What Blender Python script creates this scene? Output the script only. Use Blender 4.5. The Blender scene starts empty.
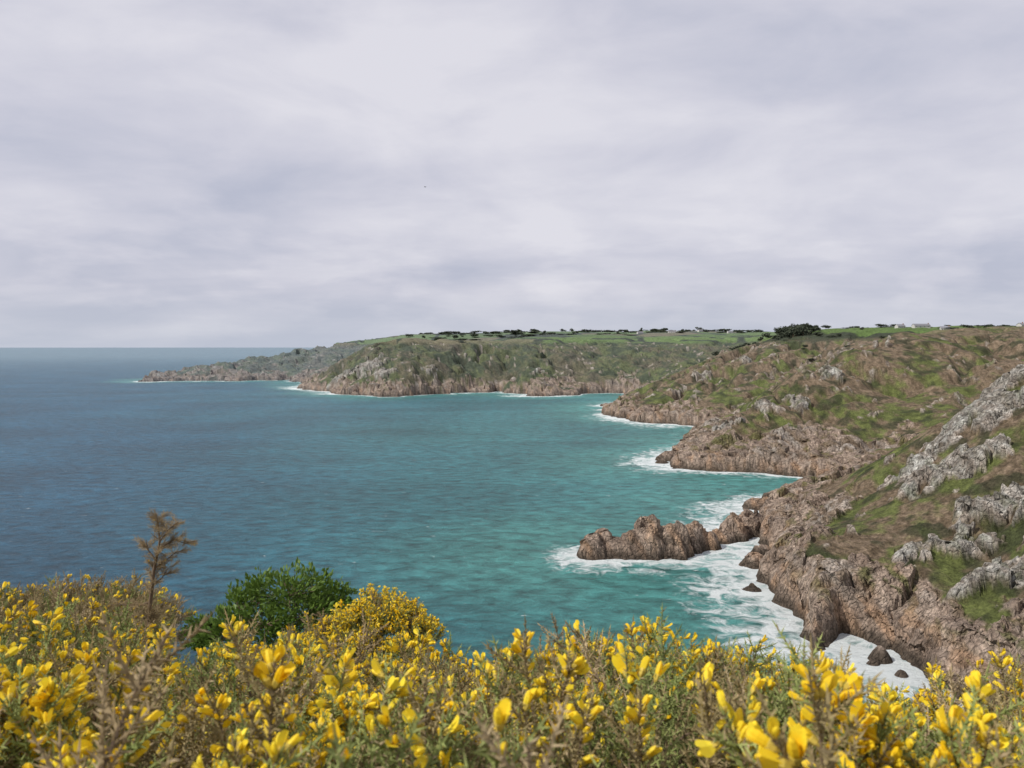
import bpy, math, random
import numpy as np
from mathutils import Vector

F=796.0; HC=80.0; HY=347.0
rng=np.random.RandomState(7)
scene=bpy.context.scene
def W(px,py,D):   # world point from a bearing / drop angle and a surveyed distance
    return ((px-512)/F*D, D, HC-(py-HY)/F*D)
def SEA(px,py):
    D=HC*F/(py-HY); return ((px-512)/F*D, D)

# ---------------------------------------------------------------- noise
_p=np.random.RandomState(3).permutation(256); _p=np.concatenate([_p,_p,_p])
_ga=np.linspace(0,2*np.pi,256,endpoint=False); _gx=np.cos(_ga); _gy=np.sin(_ga)
def perlin(x,y,seed=0):
    x=np.asarray(x,float)+seed*17.31; y=np.asarray(y,float)+seed*9.73
    xi=np.floor(x).astype(np.int64); yi=np.floor(y).astype(np.int64)
    xf=x-xi; yf=y-yi; xi&=255; yi&=255
    u=xf*xf*xf*(xf*(xf*6-15)+10); v=yf*yf*yf*(yf*(yf*6-15)+10)
    def g(ix,iy,dx,dy):
        h=_p[_p[ix&255]+(iy&255)]; return _gx[h]*dx+_gy[h]*dy
    a=g(xi,yi,xf,yf); b=g(xi+1,yi,xf-1,yf); c=g(xi,yi+1,xf,yf-1); d=g(xi+1,yi+1,xf-1,yf-1)
    return ((a+(b-a)*u)*(1-v)+(c+(d-c)*u)*v)*1.5
def fbm(x,y,o=4,seed=0,gain=.5):
    s=0;a=1;t=0
    for i in range(o):
        s=s+a*perlin(x*2**i,y*2**i,seed+i*3); t+=a; a*=gain
    return s/t
def ridged(x,y,o=4,seed=0):
    s=0;a=1;t=0
    for i in range(o):
        s=s+a*(1-np.abs(perlin(x*2**i,y*2**i,seed+i*3))*2); t+=a; a*=.5
    return s/t
def worley(x,y,seed=0):
    """nearest/second distance, random value and the height of a randomly tilted facet"""
    x=np.asarray(x,float)+seed*5.37; y=np.asarray(y,float)+seed*11.9
    xi=np.floor(x).astype(np.int64); yi=np.floor(y).astype(np.int64)
    f1=np.full(x.shape,9.); f2=np.full(x.shape,9.); rd=np.zeros(x.shape); tl=np.zeros(x.shape)
    for i in(-1,0,1):
        for j in(-1,0,1):
            cx=xi+i; cy=yi+j
            h=_p[_p[cx&255]+(cy&255)]; h2=_p[h+37]; h3=_p[h2+91]; h4=_p[h3+13]; h5=_p[h4+57]
            dx=x-(cx+.1+.8*h/255.); dy=y-(cy+.1+.8*h2/255.)
            d=np.hypot(dx,dy); m=d<f1
            f2=np.where(m,f1,np.minimum(f2,d)); rd=np.where(m,h3/255.,rd)
            tl=np.where(m,dx*(h4/127.5-1)+dy*(h5/127.5-1),tl); f1=np.where(m,d,f1)
    return f1,f2,rd,tl
def ss(a,b,x):
    t=np.clip((x-a)/(b-a),0,1); return t*t*(3-2*t)

# ---------------------------------------------------------------- coastline
coast=[(-700,-600),(-420,-200),(-260,-40),(-120,32),(-40,46),(20,52),(60,60),(95,85),(118,118),(124,148),(116,170)]
for p in [(965,700),(915,668),(872,650),(838,642),(802,655),(783,640),(768,605),(757,585),(773,562),(766,542),(764,520),(775,506),(810,492),
          (842,485),(825,480),(780,475),(730,471),(672,468),(682,454),(704,440),(722,431),(700,427),(650,423),(612,417),(618,408),
          (642,400),(630,394),(600,393),(560,396),(520,395),(500,391.5),(440,394),(380,397),(340,394),(308,389),(305,384.5),(296,380),(240,381),(190,381),(145,381.5),(150,379)]:
    coast.append(SEA(*p))
coast+=[(-640,2350),(-300,3500),(-200,5200),(0,9000),(9000,9000),(9000,-600)]
coast=np.array(coast)
def sdist(x,y):
    out=np.full(x.shape,1e18); ins=np.zeros(x.shape,bool)
    n=len(coast)
    for i in range(n):
        ax,ay=coast[i]; bx,by=coast[(i+1)%n]
        ex,ey=bx-ax,by-ay
        t=np.clip(((x-ax)*ex+(y-ay)*ey)/(ex*ex+ey*ey),0,1)
        out=np.minimum(out,(x-ax-t*ex)**2+(y-ay-t*ey)**2)
        c=((ay>y)!=(by>y))
        xx=ax+(y-ay)*(ex)/(ey if ey!=0 else 1e-9)
        ins^=(c&(x<xx))
    d=np.sqrt(out); return np.where(ins,d,-d)
# ---------------------------------------------------------------- hill control points
ctl=[W(*p) for p in [
 (820,540,250),(900,540,245),(1000,560,215),(1000,480,255),(900,490,290),(850,510,300),
 (770,512,365),(840,488,345),(900,448,330),(960,408,320),(1024,370,310),(1100,338,300),
 (870,440,540),(900,400,600),(960,400,560),(1010,380,560),(1040,352,640),(950,345,700),(800,420,560),(740,430,550),(700,447,545),
 (740,405,600),(800,370,650),(850,344,690),(900,331,740),(960,328,780),(1024,326,800),
 (780,331,1200),(740,345,1100),(700,362,1050),(650,383,980),(625,400,950),(700,402,850),(740,382,880),(780,357,950),(660,407,900),(830,329,1150),(880,330,1150),
 (600,370,1430),(600,346,1580),(600,338,1800),(500,370,1400),(500,346,1550),(500,339,1800),(400,372,1360),(400,350,1480),(400,340,1650),
 (345,370,1440),(365,354,1500),(375,344,1600),(320,382,1480),(680,352,1500),(680,338,1800),(520,333,2400),(700,332,2400),(400,335.5,2400),
 (170,375,1930),(195,367,2000),(225,360,2020),(260,363,2050),(300,357,2150),(340,346,2300),(330,374,1900)]]
ctl+=[(185,395,18),(240,430,28),(320,450,45),(260,300,88),(200,200,68),(170,120,72),(300,150,95),(700,700,104),(600,1000,103),
 (240,790,20),(330,860,44),(270,1260,30),(360,1400,66),(1500,2500,120),(2500,4000,150),(0,4000,132),(1500,1200,110),(1000,400,110),(5000,5000,170),(5000,0,130),(500,500,75),
 (0,0,78.4),(5,3,77.9),(-5,3,77.9),(0,6,77.1),(0,20,69),(-30,14,69),(30,15,69),(0,-30,84),(60,-20,82),(-60,-30,80),(60,25,62),(100,60,60),(-100,-20,70),(300,-300,100),(-200,-300,80),(0,-500,95)]
for c in coast[4:-8]: ctl.append((c[0],c[1],9.0 if c[1]>150 else 22.))
ctl=np.array(ctl)
_A=np.hypot(ctl[:,None,0]-ctl[None,:,0],ctl[:,None,1]-ctl[None,:,1])
_n=len(ctl)
_M=np.zeros((_n+1,_n+1)); _M[:_n,:_n]=_A-np.eye(_n)*3.0; _M[:_n,_n]=1; _M[_n,:_n]=1
_w=np.linalg.solve(_M,np.concatenate([ctl[:,2],[0]]))
def hillf(x,y):
    s=np.full(x.shape,_w[-1])
    for i in range(_n): s+=_w[i]*np.hypot(x-ctl[i,0],y-ctl[i,1])
    return s
# sea stacks / skerries : x,y,radius x, radius y, height
def stack(px,py,rx,ry,h):
    X,Y=SEA(px,py); return (X,Y,rx,ry,h)
stacks=[stack(594,556,6.5,6,8.5),stack(614,555,7,6,6.5),stack(604,553,6,6,8),stack(630,556,6,6,9),stack(650,555,8,7.5,15),stack(672,555,8,7,11.5),
 stack(690,550,7,6,9.5),stack(706,547,6,6,7),stack(662,552,9,6,9),stack(733,538,7.5,6,9),stack(752,531,8,6,10),stack(745,533,9,8,8),
 stack(721,541,6,5,5),stack(755,566,6,4,4.5),stack(762,556,6,4,4),stack(752,590,3.5,3,1.6),
 stack(880,660,3.0,2.6,3.0),stack(872,664,1.6,1.3,1.),stack(902,676,1.5,1.3,1.0),
 stack(760,508,9,6,5),stack(780,500,9,7,6),stack(668,460,8,8,6),stack(662,463,5,4,2.5),
 stack(622,412,14,14,8),stack(610,410,10,10,5),stack(606,406,8,10,4),stack(628,404,14,18,7),
 stack(540,396,22,10,7),stack(345,394,18,10,7),stack(150,381.5,18,18,12),stack(160,380,22,20,14),stack(146,381,12,14,13)]
def fields(x,y):
    r=np.hypot(x,y); nearv=ss(12,70,r)
    sc=np.clip(y/700.,.6,2.2)
    wx=x+nearv*(sc*12*perlin(x/60,y/60,1)+7.5*sc*perlin(x/23,y/23,2)+2.6*perlin(x/8,y/8,3))
    wy=y+nearv*(sc*12*perlin(x/60,y/60,11)+7.5*sc*perlin(x/23,y/23,12)+2.6*perlin(x/8,y/8,13))
    d=sdist(wx,wy)
    hill=hillf(x,y)
    midg=ss(500,1200,y)
    farv=ss(1100,1300,y)
    hill=hill+nearv*ss(0,60,d)*(4.0*fbm(x/70,y/70,3,21)*(1-.5*farv)+midg*6*fbm(x/190,y/190,2,25))
    slope_zone=ss(4,50,d)*ss(112,80,hill)
    hill=hill-nearv*slope_zone*np.clip(ridged(wx/95,wy/95,3,31)-.4,0,1)*34*np.clip(y/900,.3,1.)*(1-.55*farv)
    hill=hill-slope_zone*farv*(22*ridged(wx/190,wy/520,2,33)-11)
    hill=np.maximum(hill,5+2*perlin(x/20,y/20,4))
    var=.5+.5*np.clip(fbm(x/38,y/38,2,35)*2.2,-1,1)
    cl=np.where(d>0,(4+11*var)*(1-np.exp(-np.maximum(d,0)/4.))*(1-.45*farv)+(.55+.45*var-.15*farv)*d,1.1*d)
    k=6.; q=np.clip(.5+.5*(cl-hill)/k,0,1)
    base=np.where(d>-60,cl*(1-q)+hill*q-k*q*(1-q),cl)
    top=16+18*fbm(x/42,y/42,3,41)+ss(430,520,y)*ss(900,700,y)*7+farv*(5+30*fbm(x/90,y/90,3,43))
    crag=np.zeros(x.shape)
    for (px,py,D,rx,ry,a) in [(1000,392,312,30,12,1.),(955,430,303,20,14,1.),(918,462,300,11,9,1.),(935,480,280,12,10,.9),(1000,430,290,18,11,.75),(975,470,270,14,10,.8),(1000,520,240,18,12,.8),(950,555,232,16,9,.7),(1010,600,205,14,10,.8),
                            (830,372,640,12,16,.8),(795,400,610,9,22,.9),(765,415,600,8,18,.7),(730,425,580,16,12,.7),(880,345,720,12,9,.5),
                            (745,360,1000,12,30,.7),(700,375,980,16,18,.7),(370,358,1440,26,44,1.),(385,375,1370,26,27,.95),(345,374,1440,28,36,.95),(430,372,1400,18,22,.65),(540,380,1400,22,22,.6),(205,364,1990,40,30,.5),(165,374,1930,40,30,.6)]:
        X,Y,_=W(px,py,D)
        crag=np.maximum(crag,a*np.exp(-(((x-X)/rx)**2+((y-Y)/ry)**2)))
    on=ridged(x/48,y/48,4,51)+.35*fbm(x/14,y/14,3,55)
    out=ss(.76,.88,on-.02*farv)*ss(0,25,d)*ss(98,80,base)*ss(90,140,r)
    cm=ss(.36,.52,crag*.9+.75*fbm(x/9,y/9,4,61))*ss(.12,.3,crag)
    edge=7*fbm(x/12,y/12,4,45)
    low=ss(top+1.5,top-1.5,base+edge)*ss(110,200,r)
    rock=np.maximum(np.maximum(low,out*.9),cm)
    # fractured, weathered rock : rounded blocks divided by joints, three scales
    qx=x+1.5*perlin(x/5,y/5,71)+5*perlin(x/24,y/24,73); qy=y+1.5*perlin(x/5,y/5,72)+5*perlin(x/24,y/24,74)
    ux=qx*.8+qy*.6; uy=-qx*.6+qy*.8
    a1,a2,ar,at=worley(ux/17,uy/11,1); b1,b2,br,bt=worley(ux/6.5,uy/4.6,2); c1,c2,cr,ct=worley(ux/2.6,uy/2.,3)
    w1,w2,wr,wt=worley(ux/40,uy/28,5)
    fs=np.clip(y/600,1,2.4)
    blk=(ar-.5)*3.+at*3.2+5.*(.35-a1*a1)+(br-.5)*.9+bt*1.3+2.0*(.3-b1*b1)+ct*.5+.55*(.3-c1*c1)-.5*ss(.12,0,a2-a1)+.5*fbm(x/1.7,y/1.7,2,76)+ss(700,1200,y)*((wr-.5)*4+wt*5)
    shore=ss(0,9,d)
    h=base+rock*blk*(.3+.7*shore)*nearv
    h=h+cm*(.8+2.2*crag)*np.clip(fs,1,1.5)+out*(1.-low)*(.8+.4*np.clip(fs-1,0,1))
    scr=fbm(x/3.2,y/3.2,3,81); scr2=fbm(x/12,y/12,3,83)
    h=h+(1-rock)*nearv*ss(3,15,d)*(.8*np.abs(scr)+.8*np.maximum(scr2,0))*(1-.5*farv)
    st=np.full(x.shape,-20.); sd=np.full(x.shape,-1e3)
    for (X,Y,rx,ry,H) in stacks:
        m=(np.abs(x-X)<rx*3)&(np.abs(y-Y)<ry*3)
        if not m.any(): continue
        xx=x[m]+1.6*perlin(x[m]/5,y[m]/5,91)*rx/7; yy=y[m]+1.6*perlin(x[m]/5,y[m]/5,92)*rx/7
        rr=np.hypot((xx-X)/rx,(yy-Y)/ry)
        v=H*(1-rr**2.2)
        v=v+np.clip(H/9,.3,1.1)*ss(1.35,.75,rr)*((ar[m]-.5)*2+at[m]*1.5+(br[m]-.5)*2.2+bt[m]*2.+3.*(.3-b1[m]**2)+ct[m]*.7+(cr[m]-.5)*.4+.8*(.3-c1[m]**2))
        st[m]=np.maximum(st[m],v)
        sd[m]=np.maximum(sd[m],(1-rr)*min(rx,ry))
    isl=st>h
    h=np.maximum(h,st); rock=np.where(isl,1.,rock)
    d2=np.maximum(d,sd)
    return dict(h=h,d=d2,rock=rock,base=base,crag=cm,low=low,out=out,ar=ar,br=br,cr=cr,e1=b2-b1,e2=a2-a1,scr=scr,scr2=scr2,isl=isl)
def heightat(x,y):
    return fields(np.atleast_1d(np.float64(x)),np.atleast_1d(np.float64(y)))['h']

def lerp(a,b,t): return a+(b-a)*t[...,None]
def colors(x,y,f):
    C=lambda *c: np.array(c)[None,:]
    h=f['h']; X_,Y_=x,y
    x=x+.75*h; y=y-.66*h      # shear the pattern through height so steep faces are not streaked
    n1=fbm(x/30,y/30,4,101); n2=fbm(x/8,y/8,3,105); n3=fbm(x/90,y/90,3,109); n4=fbm(x/2.5,y/2.5,2,113)
    _,_,kr,_=worley(x/3.4,y/2.6,8); e1a,e1b,kr2,_=worley(x/8,y/5.5,9)
    x,y=X_,Y_
    one=np.ones(x.shape)
    green=lerp(C(.064,.076,.024)*one[:,None],C(.118,.136,.044),ss(-.3,.4,n2))
    brown=lerp(C(.105,.078,.050)*one[:,None],C(.19,.142,.098),ss(-.3,.3,n4+n2*.5))
    dark=C(.032,.038,.019)*one[:,None]
    hiz=ss(25,70,f['base'])
    veg=lerp(brown,green,ss(-.08,.25,n1+.45*n2+.12-.22*hiz))
    veg=lerp(veg,dark,ss(.04,.26,f['scr2']+.35*n3)*.75)
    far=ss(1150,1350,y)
    vegf=lerp(C(.042,.052,.024)*one[:,None],C(.095,.108,.038),ss(-.2,.3,n1+.5*n2)); vegf=lerp(vegf,brown*.75,ss(-.1,.35,n3+.5*n2)*.6)  # far scrub and grass, darkened in colour to stand in for cloud shadow
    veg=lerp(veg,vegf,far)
    pl=ss(84,92,f['base']+6*n3)*ss(700,1000,y)
    fx=x*.9+y*.25; fy=y-.25*x
    g1,g2,gr,_t=worley(fx/150,fy/230,7)
    fcol=lerp(C(.075,.12,.028)*one[:,None],C(.13,.19,.048),gr); fcol=lerp(fcol,C(.15,.13,.07),ss(.80,.84,gr)); fcol=lerp(fcol,dark*1.2,ss(.16,.10,gr))
    fcol=lerp(fcol,dark,ss(.1,.05,g2-g1))
    veg=lerp(veg,fcol,pl)
    rk=lerp(C(.205,.152,.118)*one[:,None],C(.45,.355,.285),np.clip(kr2*.55+kr*.35+.25*n4,0,1))
    rk=lerp(rk,C(.39,.245,.15),ss(.0,.4,n2+.2*n1)*.65*ss(45,12,h))
    grey=lerp(C(.21,.195,.17)*one[:,None],C(.50,.49,.45),ss(-.3,.35,n4+.6*(kr-.5)))
    gm=np.clip(f['crag']*(.6+.4*ss(-.2,.1,n2))+.5*f['out']*(1-f['low'])+ss(-.05,.3,n1)*.5*f['low']*ss(5,18,h),0,1)
    rk=lerp(rk,grey,gm)
    rk=rk*(1-.4*ss(.1,0,f['e1']))[:,None]*(1-.4*ss(.09,0,e1b-e1a))[:,None]
    rk=lerp(rk,C(.05,.04,.03),ss(3.6,1.4,h+1.5*n2)*.85)
    patch=ss(.04,.2,n2+.4*n4)*ss(7,15,h)*.8
    rk=lerp(rk,lerp(green*.85,brown,ss(-.15,.15,n1)),patch*(1-f['isl'])*(1-.5*f['crag']))
    col=lerp(veg,rk,ss(.3,.7,f['rock']+.35*n4*(f['rock']>.02)))
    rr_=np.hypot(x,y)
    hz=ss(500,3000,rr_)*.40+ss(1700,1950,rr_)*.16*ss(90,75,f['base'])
    col=lerp(col,C(.15,.185,.215),hz)  # distance haze painted into the vertex colour, stronger on the farthest headland
    return np.clip(col,0,1)

# ---------------------------------------------------------------- helpers
def newmat(name):
    m=bpy.data.materials.new(name); m.use_nodes=True
    nt=m.node_tree; b=nt.nodes['Principled BSDF']; return m,nt,b
def N(nt,t,**k):
    n=nt.nodes.new(t)
    for a,v in k.items(): setattr(n,a,v)
    return n
def meshobj(name,co,faces,mats=(),parent=None,smooth=False,midx=None,link=True):
    me=bpy.data.meshes.new(name)
    co=np.asarray(co,np.float32)
    if isinstance(faces,np.ndarray):
        k=faces.shape[1]; nf=len(faces)
        me.vertices.add(len(co)); me.vertices.foreach_set('co',co.ravel())
        me.loops.add(nf*k); me.loops.foreach_set('vertex_index',faces.astype(np.int32).ravel())
        me.polygons.add(nf); me.polygons.foreach_set('loop_start',np.arange(0,nf*k,k,dtype=np.int32))
        me.update(calc_edges=True)
    else:
        me.from_pydata([tuple(map(float,c)) for c in co],[],faces); me.update()
    for m in mats: me.materials.append(m)
    if midx is not None: me.polygons.foreach_set('material_index',np.asarray(midx,np.int32))
    me.polygons.foreach_set('use_smooth',np.full(len(me.polygons),smooth))
    o=bpy.data.objects.new(name,me)
    if link: scene.collection.objects.link(o)
    if parent: o.parent=parent
    return o
def addcol(me,name,col):
    a=me.attributes.new(name,'FLOAT_COLOR','POINT')
    c=np.ones((len(me.vertices),4),np.float32); c[:,:3]=col; a.data.foreach_set('color',c.ravel())
def addf(me,name,v):
    a=me.attributes.new(name,'FLOAT','POINT'); a.data.foreach_set('value',np.asarray(v,np.float32))

# ---------------------------------------------------------------- terrain material
def terrain_mat():
    m,nt,b=newmat('cliff_rock_and_heath'); L=nt.links.new
    at=N(nt,'ShaderNodeAttribute',attribute_name='Col'); rk=N(nt,'ShaderNodeAttribute',attribute_name='rock')
    geo=N(nt,'ShaderNodeNewGeometry')
    n1=N(nt,'ShaderNodeTexNoise'); n1.inputs['Scale'].default_value=1.1; n1.inputs['Detail'].default_value=8; n1.inputs['Roughness'].default_value=.7
    n2=N(nt,'ShaderNodeTexNoise'); n2.inputs['Scale'].default_value=.22; n2.inputs['Detail'].default_value=6; n2.inputs['Roughness'].default_value=.65
    L(geo.outputs['Position'],n1.inputs['Vector']); L(geo.outputs['Position'],n2.inputs['Vector'])
    r1=N(nt,'ShaderNodeMapRange'); r1.inputs['From Min'].default_value=.3; r1.inputs['From Max'].default_value=.7; r1.inputs['To Min'].default_value=.4; r1.inputs['To Max'].default_value=1.65
    L(n1.outputs['Fac'],r1.inputs['Value'])
    r2=N(nt,'ShaderNodeMapRange'); r2.inputs['From Min'].default_value=.3; r2.inputs['From Max'].default_value=.7; r2.inputs['To Min'].default_value=.65; r2.inputs['To Max'].default_value=1.35
    L(n2.outputs['Fac'],r2.inputs['Value'])
    mu=N(nt,'ShaderNodeMath',operation='MULTIPLY'); L(r1.outputs[0],mu.inputs[0]); L(r2.outputs[0],mu.inputs[1])
    vm=N(nt,'ShaderNodeVectorMath',operation='SCALE'); L(at.outputs['Color'],vm.inputs[0]); L(mu.outputs[0],vm.inputs['Scale'])
    L(vm.outputs[0],b.inputs['Base Color'])
    b.inputs['Roughness'].default_value=.95; b.inputs['Specular IOR Level'].default_value=.15
    vo=N(nt,'ShaderNodeTexVoronoi',feature='DISTANCE_TO_EDGE'); vo.inputs['Scale'].default_value=.45; vo.inputs['Randomness'].default_value=1
    mp=N(nt,'ShaderNodeMapping'); mp.inputs['Rotation'].default_value=(.5,.4,.6); mp.inputs['Scale'].default_value=(1,1.7,.8)
    ad=N(nt,'ShaderNodeMixRGB'); ad.blend_type='ADD'; ad.inputs[0].default_value=1.2
    L(geo.outputs['Position'],mp.inputs['Vector']); L(mp.outputs[0],ad.inputs[1]); L(n2.outputs['Color'],ad.inputs[2]); L(ad.outputs[0],vo.inputs['Vector'])
    vr=N(nt,'ShaderNodeMapRange'); vr.inputs['From Max'].default_value=.12; L(vo.outputs['Distance'],vr.inputs['Value'])
    vmul=N(nt,'ShaderNodeMath',operation='MULTIPLY'); L(vr.outputs[0],vmul.inputs[0]); L(rk.outputs['Fac'],vmul.inputs[1])
    ah=N(nt,'ShaderNodeMath',operation='MULTIPLY_ADD'); L(n1.outputs['Fac'],ah.inputs[0]); ah.inputs[1].default_value=2.0; L(vmul.outputs[0],ah.inputs[2])
    bp=N(nt,'ShaderNodeBump'); bp.inputs['Strength'].default_value=1; bp.inputs['Distance'].default_value=.55
    L(ah.outputs[0],bp.inputs['Height']); L(bp.outputs[0],b.inputs['Normal'])
    return m
TM=terrain_mat()

def radial(segs):
    r=[segs[0][0]]
    for (a,b,k) in segs:
        while r[-1]<b: r.append(r[-1]*(1+k))
    return np.array(r)
rr=radial([(95,150,.006),(150,380,.0021),(380,1250,.003),(1250,2600,.0045),(2600,9000,.02)])
aa=np.radians(np.arange(-36,50.01,.1))
R,A=np.meshgrid(rr,aa,indexing='ij')
X=(R*np.sin(A)).ravel(); Y=(R*np.cos(A)).ravel()
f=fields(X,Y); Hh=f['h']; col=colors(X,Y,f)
sl=f['rock']*np.clip(f['h']/4,0,1)*np.clip(Y/450,.7,1.6)
_,_,lr,lt=worley((X*.7-Y*.7)/7.,Hh/4.5+X/30,15); _,_,lr2,lt2=worley((X*.6-Y*.8)/3.,Hh/1.9+Y/20,16)
XX=X+sl*(-(lr-.5)*2.2-lt*1.2-(lr2-.5)*.8+.8*perlin(Y/4.+Hh/3.5,X/6+Hh/3.4,121)); YY=Y+sl*(-(lr-.5)*1.6-(lr2-.5)*.7-lt2*.6+.8*perlin(X/4.+Hh/3.2,Y/6-Hh/3.6,122))
nr,na=R.shape
idx=np.arange(nr*na).reshape(nr,na)
quads=np.stack([idx[:-1,:-1],idx[:-1,1:],idx[1:,1:],idx[1:,:-1]],-1)
hq=Hh.reshape(nr,na)
mx=np.maximum(np.maximum(hq[:-1,:-1],hq[:-1,1:]),np.maximum(hq[1:,1:],hq[1:,:-1]))
co=np.stack([XX,YY,Hh],-1)
names=[('cliff_headland',0,432),('cliff_headland.001',432,745),('cliff_headland.002',745,1235),('distant_headland',1235,1e9)]
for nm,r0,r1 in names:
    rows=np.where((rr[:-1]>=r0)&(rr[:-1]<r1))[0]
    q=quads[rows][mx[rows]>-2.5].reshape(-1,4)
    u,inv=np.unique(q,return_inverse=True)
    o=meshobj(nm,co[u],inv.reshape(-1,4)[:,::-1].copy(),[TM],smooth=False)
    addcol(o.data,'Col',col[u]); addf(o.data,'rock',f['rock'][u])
print('terrain verts',len(co))
# viewer's own clifftop
rn=np.concatenate([[0.01],np.geomspace(.4,97,120)]); an=np.radians(np.arange(0,360,1.5))
R2,A2=np.meshgrid(rn,an,indexing='ij'); x2=(R2*np.sin(A2)).ravel(); y2=(R2*np.cos(A2)).ravel()
f2=fields(x2,y2); c2=colors(x2,y2,f2); n_a=len(an)
i2=np.arange(len(rn)*n_a).reshape(len(rn),n_a); i2b=np.roll(i2,-1,axis=1)
q2=np.stack([i2[:-1],i2b[:-1],i2b[1:],i2[1:]],-1).reshape(-1,4)
z2=f2['h']-np.where(np.hypot(x2,y2)>90,1.,0)
o=meshobj('clifftop_ground',np.stack([x2,y2,z2],-1),q2[:,::-1].copy(),[TM],smooth=True)
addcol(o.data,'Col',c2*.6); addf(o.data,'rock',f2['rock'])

# ---------------------------------------------------------------- sea
rs=radial([(25,150,.02),(150,1000,.005),(1000,2600,.01),(2600,120000,.08)]); as_=np.radians(np.concatenate([np.arange(-80,-40,1.),np.arange(-40,45,.25),np.arange(45,80,1.)]))
R3,A3=np.meshgrid(rs,as_,indexing='ij'); x3=(R3*np.sin(A3)).ravel(); y3=(R3*np.cos(A3)).ravel()
r3=np.hypot(x3,y3); sub=r3<3500
f3d=np.full(x3.shape,-1500.)
_f=fields(x3[sub],y3[sub]); dd=_f['d'].copy()
for (Xs,Ys,rx,ry,Hs) in stacks:
    e=np.hypot(x3[sub]-Xs,y3[sub]-Ys)-min(rx,ry)
    dd=np.maximum(dd,-e)
f3d[sub]=dd
off=np.maximum(-f3d,0)
wid=4.5+8.*np.clip((y3-200)/900,0,1.5)
for (px,py,rad,a) in [(650,466,34,30),(640,450,38,22),(575,560,17,14),(600,562,14,10),(700,525,34,15),(740,600,24,13),(745,630,18,14),(850,672,26,20),(920,690,24,18),(690,575,20,9),(690,595,9,10),(640,428,55,28),(610,418,44,22),(740,505,28,14),(290,388,80,36),(320,392,60,22),(520,396,60,16),(145,383,70,26),(770,478,30,10),(715,515,24,12),(725,560,16,11),(600,402,60,16)]:
    Xc,Yc=SEA(px,py); wid=wid+a*np.exp(-((x3-Xc)**2+((y3-Yc)/1.3)**2)/rad**2)
foam=np.exp(-off/wid)
teal=np.array([.032,.150,.158]); deep=np.array([.014,.080,.135]); tur=np.array([.075,.265,.235])
uu=x3/np.maximum(y3,1)
t=ss(-.6,.12,uu+.12*fbm(x3/300,y3/300,3,7))
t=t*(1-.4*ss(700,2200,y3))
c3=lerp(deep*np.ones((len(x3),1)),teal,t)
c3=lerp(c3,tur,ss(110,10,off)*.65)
c3=lerp(c3,np.array([.12,.20,.25])*np.ones((len(x3),1)),ss(900,8000,r3)*.9)  # horizon haze painted into the sea colour with distance
c3=c3*(1+.3*fbm(x3/120,y3/200,3,9)*ss(3000,1500,r3))[:,None]
nr3,na3=R3.shape; i3=np.arange(nr3*na3).reshape(nr3,na3)
q3=np.stack([i3[:-1,:-1],i3[:-1,1:],i3[1:,1:],i3[1:,:-1]],-1).reshape(-1,4)
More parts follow.
